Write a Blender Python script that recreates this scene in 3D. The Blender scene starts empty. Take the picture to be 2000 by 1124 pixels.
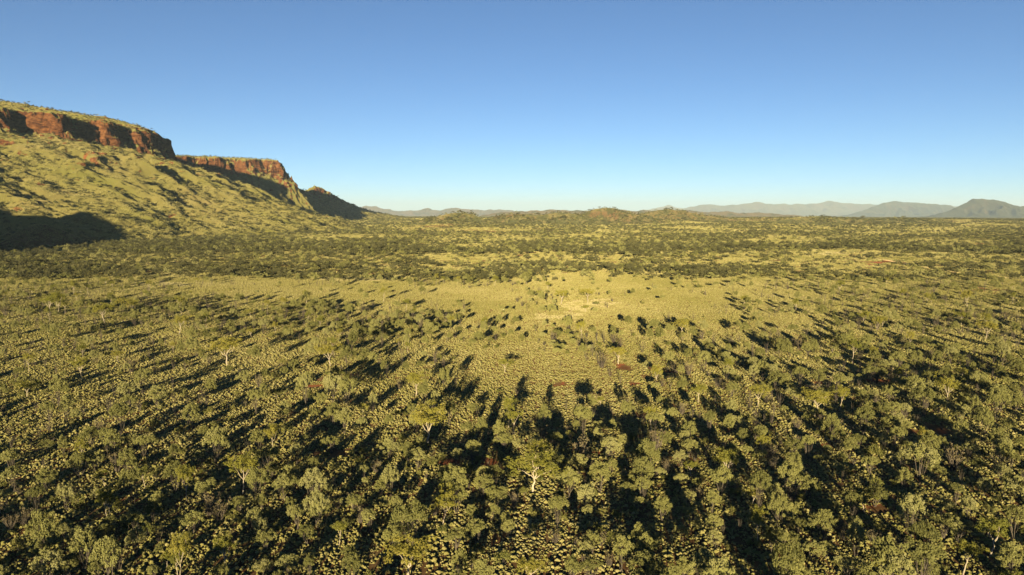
import bpy, math, random
import numpy as np
from mathutils import Vector, Matrix

scene = bpy.context.scene
R = math.radians
rng = np.random.default_rng(7)

# ------------------------------------------------------------------ camera
H = 40.0                    # drone height above the plain
F = 1333.0                  # focal length in pixels of the 2000 px wide photo
PITCH = math.atan((562 - 410) / F)
cam_d = bpy.data.cameras.new("camera")
cam = bpy.data.objects.new("camera", cam_d)
scene.collection.objects.link(cam)
cam.location = (0, 0, H)
cam.rotation_euler = (math.pi / 2 - PITCH, 0, 0)
cam_d.sensor_width = 36
cam_d.lens = 36 * F / 2000
cam_d.clip_start = 0.5
cam_d.clip_end = 120000
scene.camera = cam

# ------------------------------------------------------------------ sky and sun
SUN_EL, SUN_AZ = R(8.1), R(185.4)      # azimuth clockwise from +Y
world = bpy.data.worlds.new("World")
scene.world = world
world.use_nodes = True
wn = world.node_tree
bg = wn.nodes["Background"]
sky = wn.nodes.new("ShaderNodeTexSky")
sky.sky_type = 'NISHITA'
sky.sun_disc = False
sky.sun_elevation = SUN_EL
sky.sun_rotation = SUN_AZ
sky.altitude = 600
sky.air_density = 0.62
sky.dust_density = 0.0
sky.ozone_density = 2.6
wn.links.new(sky.outputs[0], bg.inputs[0])
bg.inputs[1].default_value = 0.05

sun_d = bpy.data.lights.new("sun", 'SUN')
sun = bpy.data.objects.new("sun", sun_d)
scene.collection.objects.link(sun)
sv = Vector((math.sin(SUN_AZ) * math.cos(SUN_EL), math.cos(SUN_AZ) * math.cos(SUN_EL), math.sin(SUN_EL)))
sun.rotation_euler = (-sv).to_track_quat('-Z', 'Y').to_euler()
sun_d.energy = 5.0
sun_d.angle = R(0.5)
sun_d.color = (1.0, 0.85, 0.52)

vs = scene.view_settings
vs.view_transform = 'Standard'
vs.look = 'None'
vs.gamma = 1.0
vs.exposure = 1.5
vs.use_curve_mapping = False
scene.cycles.max_bounces = 4
scene.cycles.diffuse_bounces = 0
scene.cycles.volume_bounces = 0
scene.cycles.transparent_max_bounces = 8

# ------------------------------------------------------------------ helpers
def link(o, parent=None):
    scene.collection.objects.link(o)
    if parent is not None:
        o.parent = parent
    return o

def tag(o, label=None, cat=None, group=None, kind=None):
    if label: o["label"] = label
    if cat: o["category"] = cat
    if group: o["group"] = group
    if kind: o["kind"] = kind
    return o

def mesh_np(name, verts, faces, mat=None, smooth=False):
    """faces: int array (n, k)"""
    verts = np.asarray(verts, np.float32)
    faces = np.asarray(faces, np.int32)
    me = bpy.data.meshes.new(name)
    n, k = faces.shape
    me.vertices.add(len(verts)); me.vertices.foreach_set("co", verts.ravel())
    me.loops.add(n * k); me.loops.foreach_set("vertex_index", faces.ravel())
    me.polygons.add(n)
    me.polygons.foreach_set("loop_start", np.arange(0, n * k, k, dtype=np.int32))
    if smooth:
        me.polygons.foreach_set("use_smooth", np.ones(n, bool))
    me.update(calc_edges=True)
    if mat: me.materials.append(mat)
    return me

_perm = {}
def _grad(seed):
    if seed not in _perm:
        r = np.random.default_rng(seed)
        p = r.permutation(256); p = np.concatenate([p, p])
        a = r.random(256) * 2 * np.pi
        _perm[seed] = (p, np.cos(a), np.sin(a))
    return _perm[seed]

def noise(x, y, seed=0):
    """gradient noise, about -1..1"""
    p, gx, gy = _grad(seed)
    xi = np.floor(x).astype(np.int64); yi = np.floor(y).astype(np.int64)
    fx = x - xi; fy = y - yi
    u = fx * fx * fx * (fx * (fx * 6 - 15) + 10); v = fy * fy * fy * (fy * (fy * 6 - 15) + 10)
    def g(ix, iy, dx, dy):
        h = p[p[ix & 255] + (iy & 255)]
        return gx[h] * dx + gy[h] * dy
    a = g(xi, yi, fx, fy); b = g(xi + 1, yi, fx - 1, fy)
    c = g(xi, yi + 1, fx, fy - 1); d = g(xi + 1, yi + 1, fx - 1, fy - 1)
    return 1.5 * ((a + u * (b - a)) + v * ((c + u * (d - c)) - (a + u * (b - a))))

def fbm(x, y, oct=4, seed=0, gain=0.5):
    s = 0; a = 1; t = 0
    for i in range(oct):
        s = s + a * noise(x, y, seed + i); t += a
        x = x * 2.03 + 11.3; y = y * 2.03 - 7.1; a *= gain
    return s / t * 1.3

def ridged(x, y, oct=4, seed=0, gain=0.5):
    s = 0; a = 1; t = 0
    for i in range(oct):
        s = s + a * (1 - np.abs(noise(x, y, seed + i)) * 1.6); t += a
        x = x * 2.03 + 5.3; y = y * 2.03 - 3.1; a *= gain
    return s / t          # about 0..1

def smooth01(t):
    t = np.clip(t, 0, 1)
    return t * t * (3 - 2 * t)

CT, ST = math.cos(PITCH), math.sin(PITCH)
def project(x, y, z):
    """world -> photo pixels (2000 wide), depth"""
    dz = z - H
    d = y * CT - dz * ST
    v = y * ST + dz * CT
    d = np.maximum(d, 0.01)
    return 1000 + F * x / d, 562 - F * v / d, d

def on_plain(px, py, z=0.0):
    """photo pixel -> point of the plain"""
    a = (px - 1000) / F; b = (562 - py) / F
    dy = CT + b * ST; dz = -ST + b * CT
    t = (z - H) / dz
    return a * t, dy * t

# ------------------------------------------------------------------ materials
def mat(name, rough=0.9, spec=0.1):
    m = bpy.data.materials.new(name); m.use_nodes = True
    nt = m.node_tree; b = nt.nodes["Principled BSDF"]
    b.inputs["Roughness"].default_value = rough
    b.inputs["Specular IOR Level"].default_value = spec
    b.inputs["Diffuse Roughness"].default_value = 1.0
    return m, nt, b

def nd(nt, typ, **kw):
    n = nt.nodes.new(typ)
    for k, v in kw.items(): setattr(n, k, v)
    return n

def noise_node(nt, scale, detail=3, rough=0.55, vec=None, dist=0.0):
    n = nd(nt, "ShaderNodeTexNoise")
    n.inputs["Scale"].default_value = scale; n.inputs["Detail"].default_value = detail
    n.inputs["Roughness"].default_value = rough; n.inputs["Distortion"].default_value = dist
    if vec is not None: nt.links.new(vec, n.inputs["Vector"])
    return n

def ramp(nt, fac, stops):
    n = nd(nt, "ShaderNodeValToRGB")
    e = n.color_ramp.elements
    while len(e) < len(stops): e.new(0.5)
    for el, (p, c) in zip(e, stops):
        el.position = p; el.color = (*c, 1) if len(c) == 3 else c
    nt.links.new(fac, n.inputs[0])
    return n

def mix(nt, fac, a, b, typ='MIX'):
    n = nd(nt, "ShaderNodeMix", data_type='RGBA', blend_type=typ)
    for s, v in ((0, fac), (6, a), (7, b)):
        if isinstance(v, (int, float)): n.inputs[s].default_value = v
        elif isinstance(v, tuple): n.inputs[s].default_value = (*v, 1)
        else: nt.links.new(v, n.inputs[s])
    return n.outputs[2]

def math_node(nt, op, a, b=None, clamp=False):
    n = nd(nt, "ShaderNodeMath", operation=op, use_clamp=clamp)
    for s, v in ((0, a), (1, b)):
        if v is None: continue
        if isinstance(v, (int, float)): n.inputs[s].default_value = v
        else: nt.links.new(v, n.inputs[s])
    return n.outputs[0]

STRAW_A, STRAW_B, STRAW_C = (0.244, 0.216, 0.072), (0.163, 0.160, 0.043), (0.352, 0.306, 0.135)
RED_SOIL = (0.23, 0.065, 0.022)

def ground_material(name, rock=False):
    m, nt, b = mat(name, 0.95, 0.05)
    pos = nd(nt, "ShaderNodeNewGeometry").outputs["Position"]
    big = noise_node(nt, 0.012, 4, 0.6, pos)
    mid = noise_node(nt, 0.15, 4, 0.65, pos)
    fine = noise_node(nt, 1.7, 3, 0.7, pos)
    straw = ramp(nt, big.outputs["Fac"], [(0.3, STRAW_B), (0.55, (0.19, 0.168, 0.058)), (0.75, (0.22, 0.18, 0.075))]).outputs[0]
    straw = mix(nt, ramp(nt, fine.outputs["Fac"], [(0.35, (0, 0, 0)), (0.7, (1, 1, 1))]).outputs[0], mix(nt, 1.0, straw, (0.62, 0.55, 0.5), 'MULTIPLY'), straw)
    if not rock:      # rusty soil and dry litter between the tussocks
        straw = ramp(nt, mid.outputs["Fac"], [(0.35, (0.075, 0.036, 0.016)), (0.55, (0.105, 0.062, 0.027)), (0.72, (0.14, 0.105, 0.042))]).outputs[0]
    at = nd(nt, "ShaderNodeAttribute", attribute_name="bare")
    f = math_node(nt, 'ADD', at.outputs["Fac"], math_node(nt, 'MULTIPLY', math_node(nt, 'SUBTRACT', mid.outputs["Fac"], 0.5), 0.9))
    f = ramp(nt, f, [(0.36, (0, 0, 0)), (0.56, (1, 1, 1))]).outputs[0]
    soil = mix(nt, fine.outputs["Fac"], (0.10, 0.036, 0.016), (0.20, 0.072, 0.028))
    c = mix(nt, f, straw, soil)
    if not rock:      # grass and scrub too far off to build plant by plant
        fa = nd(nt, "ShaderNodeAttribute", attribute_name="far")
        c = mix(nt, fa.outputs["Fac"], c, ramp(nt, big.outputs["Fac"], [(0.42, (0.07, 0.068, 0.028)), (0.6, (0.21, 0.18, 0.07))]).outputs[0])
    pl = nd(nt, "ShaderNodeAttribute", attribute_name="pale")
    c = mix(nt, pl.outputs["Fac"], c, (0.40, 0.32, 0.17))  # soil lightened for the painted sun glow and the pale grass strips
    if rock:
        nz = nd(nt, "ShaderNodeNewGeometry")
        sx = nd(nt, "ShaderNodeSeparateXYZ"); nt.links.new(nz.outputs["Normal"], sx.inputs[0])
        rk = nd(nt, "ShaderNodeAttribute", attribute_name="rock")
        rf = math_node(nt, 'ADD', rk.outputs["Fac"], math_node(nt, 'MULTIPLY', math_node(nt, 'SUBTRACT', mid.outputs["Fac"], 0.53), 2.2))
        steep = math_node(nt, 'MULTIPLY', math_node(nt, 'SUBTRACT', 0.60, sx.outputs[2]), 2.5)
        rf = math_node(nt, 'ADD', rf, steep)
        rf = ramp(nt, rf, [(0.42, (0, 0, 0)), (0.62, (1, 1, 1))]).outputs[0]
        mp = nd(nt, "ShaderNodeMapping"); mp.inputs["Scale"].default_value = (0.7, 0.7, 2.4)
        nt.links.new(pos, mp.inputs[0])
        cr = noise_node(nt, 0.11, 7, 0.72, mp.outputs[0], 0.8)
        rock_c = ramp(nt, cr.outputs["Fac"], [(0.34, (0.022, 0.012, 0.008)), (0.44, (0.085, 0.033, 0.015)), (0.54, (0.155, 0.064, 0.025)), (0.64, (0.19, 0.088, 0.036)), (0.74, (0.25, 0.165, 0.085))]).outputs[0]
        c = mix(nt, rf, c, rock_c)
        bp = nd(nt, "ShaderNodeBump"); bp.inputs["Strength"].default_value = 1.0; bp.inputs["Distance"].default_value = 5.0
        nt.links.new(math_node(nt, 'ADD', math_node(nt, 'MULTIPLY', rf, 0.92), 0.08), bp.inputs["Strength"])
        nt.links.new(cr.outputs["Fac"], bp.inputs["Height"]); nt.links.new(bp.outputs[0], b.inputs["Normal"])
    nt.links.new(c, b.inputs["Base Color"])
    return m

def leaf_material(name, dark, light, pale=None, trans=0.12):
    m, nt, b = mat(name, 0.75, 0.15)
    rnd = nd(nt, "ShaderNodeObjectInfo").outputs["Random"]
    at = nd(nt, "ShaderNodeAttribute", attribute_name="tint").outputs["Fac"]
    f = math_node(nt, 'ADD', math_node(nt, 'MULTIPLY', rnd, 0.6), math_node(nt, 'MULTIPLY', at, 0.4))
    c = ramp(nt, f, [(0.1, dark), (0.6, light), (0.95, pale or light)]).outputs[0]
    nt.links.new(c, b.inputs["Base Color"])
    tr = nd(nt, "ShaderNodeBsdfTranslucent"); nt.links.new(c, tr.inputs[0])
    ms = nd(nt, "ShaderNodeMixShader"); ms.inputs[0].default_value = trans
    nt.links.new(b.outputs[0], ms.inputs[1]); nt.links.new(tr.outputs[0], ms.inputs[2])
    nt.links.new(ms.outputs[0], nt.nodes["Material Output"].inputs[0])
    return m

def plain_material(name, c1, c2, scale=3.0, rough=0.85):
    m, nt, b = mat(name, rough, 0.15)
    tc = nd(nt, "ShaderNodeTexCoord").outputs["Object"]
    n = noise_node(nt, scale, 4, 0.6, tc)
    nt.links.new(ramp(nt, n.outputs["Fac"], [(0.35, c1), (0.65, c2)]).outputs[0], b.inputs["Base Color"])
    return m

M_GROUND = ground_material("desert_ground")
M_RANGE = ground_material("range_rock_and_grass", True)
M_MULGA = leaf_material("mulga_leaf", (0.085, 0.084, 0.025), (0.190, 0.180, 0.056), (0.25, 0.23, 0.10))
M_GUM = leaf_material("gum_leaf", (0.115, 0.118, 0.022), (0.185, 0.168, 0.028), (0.24, 0.20, 0.04), 0.18)
M_SHRUB = leaf_material("shrub_leaf", (0.080, 0.086, 0.020), (0.135, 0.128, 0.034), (0.185, 0.16, 0.052))
M_DRY = leaf_material("dry_leaf", (0.11, 0.085, 0.045), (0.16, 0.125, 0.065), (0.19, 0.16, 0.09))
M_FAR = leaf_material("far_leaf", (0.048, 0.047, 0.019), (0.075, 0.070, 0.028), (0.11, 0.10, 0.043))
M_BARK = plain_material("grey_bark", (0.06, 0.048, 0.036), (0.125, 0.10, 0.074))
M_WHITE = plain_material("white_bark", (0.26, 0.21, 0.14), (0.42, 0.35, 0.26))

def grass_material(name, gain=1.0):
    m, nt, b = mat(name, 0.9, 0.08)
    pos = nd(nt, "ShaderNodeNewGeometry").outputs["Position"]
    at = nd(nt, "ShaderNodeAttribute", attribute_name="tint").outputs["Fac"]
    big = noise_node(nt, 0.02, 4, 0.6, pos).outputs["Fac"]
    fine = noise_node(nt, 9.0, 2, 0.6, pos).outputs["Fac"]
    f = math_node(nt, 'ADD', math_node(nt, 'MULTIPLY', at, 0.45), math_node(nt, 'MULTIPLY', big, 0.75))
    c = ramp(nt, f, [(0.25, STRAW_B), (0.55, STRAW_A), (0.85, STRAW_C)]).outputs[0]
    c = mix(nt, ramp(nt, fine, [(0.3, (0, 0, 0)), (0.65, (1, 1, 1))]).outputs[0], mix(nt, 1.0, c, (0.6, 0.58, 0.5), 'MULTIPLY'), c)
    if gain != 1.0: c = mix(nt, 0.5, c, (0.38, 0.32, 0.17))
    nt.links.new(c, b.inputs["Base Color"])
    return m
M_GRASS = grass_material("spinifex")
M_GLOW_PALE = grass_material("glow_and_pale_spinifex", 1.3)  # lighter grass colour, paints the sun's glow at centre, pale grass elsewhere

# ------------------------------------------------------------------ terrain shape
KNOLLS = [  # x, y, height, rx, ry
    (-68, 1300, 6, 55, 90), (-150, 1500, 9, 80, 120), (10, 1450, 4, 60, 90), (330, 2300, 6, 120, 110),
    (900, 2500, 9, 130, 120), (1150, 2600, 11, 150, 130), (1450, 2300, 7, 160, 110), (480, 2150, 7, 90, 100),
    (650, 1750, 4, 70, 60), (1200, 1700, 5, 130, 90), (-570, 430, 76, 92, 82), (-700, 380, 66, 110, 110),
    (-520, 760, 24, 32, 34), (-470, 400, 14, 50, 50)]

RIM = np.array([  # x, y, rim height above the camera, cliff height, length of the talus
    (-1700, -800, 130, 40, 1), (-1500, 100, 140, 45, 1), (-1330, 500, 155, 50, 1), (-1160, 780, 165, 50, 1), (-950, 980, 172, 46, 1), (-890, 1040, 172, 46, 1),
    (-905, 1090, 170, 44, 1), (-850, 1150, 169, 44, 1), (-862, 1200, 168, 42, 1), (-800, 1225, 166, 44, 1), (-822, 1300, 165, 44, 1),
    (-772, 1330, 165, 50, 1), (-790, 1385, 164, 54, 1), (-752, 1420, 162, 60, 1), (-757, 1500, 158, 62, 1), (-785, 1580, 142, 60, 1), (-850, 1660, 120, 50, 1),
    (-960, 1735, 146, 54, 0.8), (-1080, 1790, 146, 52, 0.6), (-1010, 1850, 147, 52, 0.6), (-930, 1905, 148, 52, 0.6), (-905, 1985, 150, 52, 0.6),
    (-850, 1995, 151, 52, 0.6), (-838, 2060, 152, 52, 0.6), (-790, 2075, 153, 52, 0.55), (-768, 2130, 153, 52, 0.5), (-732, 2150, 152, 60, 0.34),
    (-736, 2200, 148, 60, 0.34), (-768, 2300, 130, 46, 0.5), (-795, 2420, 104, 26, 0.55), (-806, 2560, 88, 16, 0.6), (-812, 2690, 76, 12, 0.6),
    (-812, 2755, 68, 12, 0.6), (-790, 2790, 98, 44, 0.6), (-770, 2830, 84, 36, 0.6), (-745, 2950, 50, 10, 0.7), (-690, 3100, 8, 5, 0.8), (-640, 3230, -12, 3, 0.8), (-640, 3600, -32, 1, 0.8), (-900, 4300, -36, 1, 1),
    (-1900, 4700, -30, 1, 1), (-3500, 4700, 60, 5, 1), (-3500, -800, 100, 5, 1)], float)

def range_height(x, y):
    """height of the escarpment, also its rock amount"""
    shp = x.shape
    x = x.ravel(); y = y.ravel()
    wx = x + 9 * noise(x / 33, y / 33, 61) + 5 * noise(x / 14, y / 14, 62)
    wy = y + 12 * noise(x / 37, y / 37, 63) + 6 * noise(x / 15, y / 15, 64)
    best = np.full(x.shape, 1e18); hr = np.zeros_like(x); ch = np.zeros_like(x); run = np.ones_like(x)
    inside = np.zeros(x.shape, bool)
    n = len(RIM)
    for i in range(n):
        ax, ay, ah, ac, ar = RIM[i]; bx, by, bh, bc, br = RIM[(i + 1) % n]
        dx, dy = bx - ax, by - ay
        t = np.clip(((wx - ax) * dx + (wy - ay) * dy) / (dx * dx + dy * dy), 0, 1)
        d2 = (wx - ax - t * dx) ** 2 + (wy - ay - t * dy) ** 2
        k = d2 < best
        best[k] = d2[k]; hr[k] = (ah + (bh - ah) * t)[k]; ch[k] = (ac + (bc - ac) * t)[k]; run[k] = (ar + (br - ar) * t)[k]
        c = (ay > wy) != (by > wy)
        xi = ax + (wy - ay) * dx / (dy if abs(dy) > 1e-9 else 1e-9)
        inside ^= c & (wx < xi)
    d = np.sqrt(best); d = np.where(inside, -d, d)
    hr = hr + H; ch = ch * 0.88
    # buttresses and chimneys
    d = d - 10 * (ridged(x / 46, y / 46, 3, 21) - 0.5) * smooth01((d + 60) / 60)
    d = d + 5.5 * noise(x / 12, y / 12, 25) + 2.5 * noise(x / 6, y / 6, 26)
    wc = np.maximum(8, ch * 0.42) * (1 + 0.35 * noise(x / 120, y / 120, 27))
    u = np.clip(d / wc, 0, 1)
    st = u + 0.055 * np.sin(u * 2 * np.pi * 4 + 5 * noise(x / 70, y / 70, 28)) * smooth01(u * 5) * smooth01((1 - u) * 5)
    plate = hr + np.where(d < 0, (8 + 38 * smooth01((run - 0.6) / 0.4)) * (1 - np.exp(np.minimum(d, 0) / 105)) * smooth01(ch / 30), 0) + 2.5 * fbm(x / 60, y / 60, 3, 30)
    plate = plate - smooth01((y - 2330) / 120) * smooth01((3400 - y) / 200) * 0.32 * np.clip(-d, 0, 320)     # past the second mesa the range is a narrow ridge
    z = plate - ch * st
    base = hr - ch
    L = (90 + 2.35 * np.maximum(base, 0)) * run
    t = np.clip((d - wc) / L, 0, 1)
    spur = ridged(y / 150 + 0.5 * noise(x / 260, y / 260, 33), x / 620, 2, 31) - 0.62
    gul = 1.15 - 1.3 * ridged(y / 47 + 0.6 * noise(x / 90, y / 90, 36), x / 210, 2, 35) ** 2 - 0.45
    k = np.clip(1 - t, 0, 1)
    prof = k ** 1.35 + 0.27 * spur * smooth01(t * 4) * k + 0.11 * gul * smooth01(t * 5) * k
    tal = base * prof + 1.1 * fbm(x / 28, y / 28, 3, 38) * smooth01(t * 8) * smooth01((1 - t) * 3)
    z = np.where(d > wc, np.minimum(tal, base + 6), z)
    z = np.where(t >= 1, -6, z) - 6 * smooth01((t - 0.75) / 0.25)
    brow = smooth01((d + 120) / 40) * (d < 0) * (ch > 20)
    rock = np.maximum(brow * 0.45, smooth01((u - 0.02) / 0.1) * (d > 0) * (ch > 8) * (0.55 + 0.45 * smooth01(0.6 + 1.3 * fbm(x / 50, y / 50, 3, 41))) * np.clip(1 - (d - wc) / (10 + 26 * smooth01(noise(x / 60, y / 60, 40) + 0.5)), 0, 1))
    out = smooth01((fbm(x / 30, y / 18, 3, 44) - 0.22) * 5) * smooth01((0.45 - t) / 0.3) * (d > wc) * smooth01(base / 60)
    z = z + 3.0 * out
    rock = np.maximum(rock, out * 0.75)
    return z.reshape(shp), rock.reshape(shp)

def drop(r):
    """the valley floor falls gently away beyond three kilometres"""
    return -0.0085 * np.clip(r - 3000, 0, 27000)

def plain_height(x, y):
    r = np.hypot(x, y)
    z = 0.5 * fbm(x / 60, y / 60, 3, 3) + 2.5 * fbm(x / 420, y / 420, 3, 5) * smooth01((r - 150) / 900)
    z = z + drop(r)
    for (kx, ky, kh, rx, ry) in KNOLLS:
        z = z + kh * np.exp(-((x - kx) / rx) ** 2 - ((y - ky) / ry) ** 2) * (1 + 0.25 * noise(x / 40, y / 40, 9))
    return z

def terrain(x, y):
    """plain and escarpment together, for planting"""
    z = plain_height(x, y)
    k = (x < -120) & (y > 250) & (y < 4700) & (x > -1500)
    if k.any():
        zr, _ = range_height(x[k], y[k])
        z = z.copy(); z[k] = np.maximum(z[k], zr)
    return z

def terrain_normal(x, y, e=2.0):
    zx = (terrain(x + e, y) - terrain(x - e, y)) / (2 * e)
    zy = (terrain(x, y + e) - terrain(x, y - e)) / (2 * e)
    return zx, zy

RED = [(945, 905, 28, 13), (1330, 892, 60, 8), (1175, 884, 60, 9), (1300, 725, 42, 9), (1275, 822, 70, 6), (1095, 750, 30, 5),
       (1690, 866, 38, 10), (1585, 872, 45, 9), (1712, 742, 42, 10), (556, 932, 22, 6), (685, 735, 22, 7), (625, 752, 42, 9),
       (370, 838, 30, 8), (1815, 846, 50, 10), (1925, 565, 40, 5), (1210, 715, 25, 8), (1700, 985, 40, 10), (470, 745, 30, 8),
       (1420, 840, 40, 8), (880, 905, 30, 10), (1900, 478, 40, 3), (1730, 514, 50, 3), (250, 975, 30, 8), (1050, 862, 30, 7),
       (1600, 745, 30, 7), (640, 882, 30, 6), (300, 770, 25, 6), (1230, 752, 30, 6)]
GLOW_PALE = [(1125, 604, 26, 16), (1160, 592, 40, 8), (1090, 618, 50, 9), (700, 545, 90, 4), (330, 556, 80, 4), (930, 522, 50, 4), (1620, 495, 50, 3)]  # central patches paint the glow opposite the sun; the others are pale grass

def blob(px, py, lst):
    s = np.zeros_like(px)
    px = px + 14 * noise(px / 17, py / 6, 601) + 6 * noise(px / 6, py / 2.5, 602)
    py = py + 5 * noise(px / 15, py / 6, 603)
    for cx, cy, rx, ry in lst:
        s = np.maximum(s, np.clip(1.25 - np.hypot((px - cx) / rx, (py - cy) / ry), 0, 1))
    return s

# ------------------------------------------------------------------ ground sheet
def build_ground():
    ang = np.concatenate([np.linspace(-180, -54, 43)[:-1], np.arange(-54, 54, 0.17), np.linspace(54, 180, 43)[1:-1]])
    ang = np.radians(ang)
    rad = np.concatenate([[1.0, 8, 18, 28, 36], 44 * (45000 / 44) ** (np.linspace(0, 1, 400))])
    A, Rr = np.meshgrid(ang, rad)
    X = Rr * np.sin(A); Y = Rr * np.cos(A)
    Z = plain_height(X, Y)
    na, nr = len(ang), len(rad)
    i = np.arange(nr - 1)[:, None] * na + np.arange(na)[None, :]
    j = np.arange(nr - 1)[:, None] * na + (np.arange(na)[None, :] + 1) % na
    f = np.stack([i, i + na, j + na, j], -1).reshape(-1, 4)
    f = f[:, ::-1]
    f = np.stack([f[:, 3], f[:, 2], f[:, 1], f[:, 0]], 1)
    me = mesh_np("ground", np.stack([X, Y, Z], -1).reshape(-1, 3), f, M_GROUND, True)
    px, py, d = project(X, Y, np.zeros_like(X))
    ok = (Y > 30) & (Y < 3500)
    bare = np.where(ok, blob(px, py, RED), 0) * 0.8
    pale = np.where(ok, blob(px, py, GLOW_PALE), 0) * 0.15
    far = smooth01((Rr - 2500) / 5000)
    for nm, v in (("bare", bare), ("pale", pale), ("far", far)):
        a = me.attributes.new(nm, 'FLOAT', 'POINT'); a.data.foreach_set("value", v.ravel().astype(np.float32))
    me.validate()
    g = link(bpy.data.objects.new("ground", me))
    tag(g, "sunlit straw and red earth desert plain reaching the far hills", "ground", kind="structure")
build_ground()

def build_range():
    xs = np.concatenate([np.arange(-1600, -1180, 14), np.arange(-1180, -640, 2.4), np.arange(-640, -110, 5)])
    ys = np.concatenate([np.arange(250, 840, 12), np.arange(840, 1650, 2.6), np.arange(1650, 2600, 3.6), np.arange(2600, 3300, 5), np.arange(3300, 4700, 12)])
    X, Y = np.meshgrid(xs, ys)
    Z, rock = range_height(X, Y)
    nx = len(xs)
    i = (np.arange(len(ys) - 1)[:, None] * nx + np.arange(nx - 1)[None, :])
    zq = np.maximum.reduce([Z[:-1, :-1], Z[1:, :-1], Z[:-1, 1:], Z[1:, 1:]])
    i = i[zq > -5.9]
    f = np.stack([i, i + 1, i + nx + 1, i + nx], 1)
    # push the steep rock sideways so that the face is blocky, not draped
    jx = (4.5 * noise(Y / 16, Z / 15, 71) + 2.5 * noise(Y / 7, Z / 7, 73) + 4.5 * noise(Y / 90, Z / 3.6, 75)) * smooth01(rock * 2)
    jy = (4.5 * noise(X / 16, Z / 15, 72) + 2.5 * noise(X / 7, Z / 7, 74) - 4.5 * noise(Y / 90, Z / 3.6, 75)) * smooth01(rock * 2)
    used = np.unique(f); remap = np.full(X.size, -1, np.int64); remap[used] = np.arange(len(used))
    V = np.stack([X + jx, Y + jy, Z], -1).reshape(-1, 3)[used]
    me = mesh_np("escarpment", V, remap[f], M_RANGE, False)
    bare = smooth01((fbm(X / 45, Y / 45, 3, 81) - 0.45) * 4) * 0.6
    for nm, v in (("bare", bare), ("rock", rock * 0.9)):
        a = me.attributes.new(nm, 'FLOAT', 'POINT'); a.data.foreach_set("value", v.ravel()[used].astype(np.float32))
    o = link(bpy.data.objects.new("hills", me))
    tag(o, "long escarpment with orange red cliffs above grassy slopes at left", "hills", kind="structure")
build_range()

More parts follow.
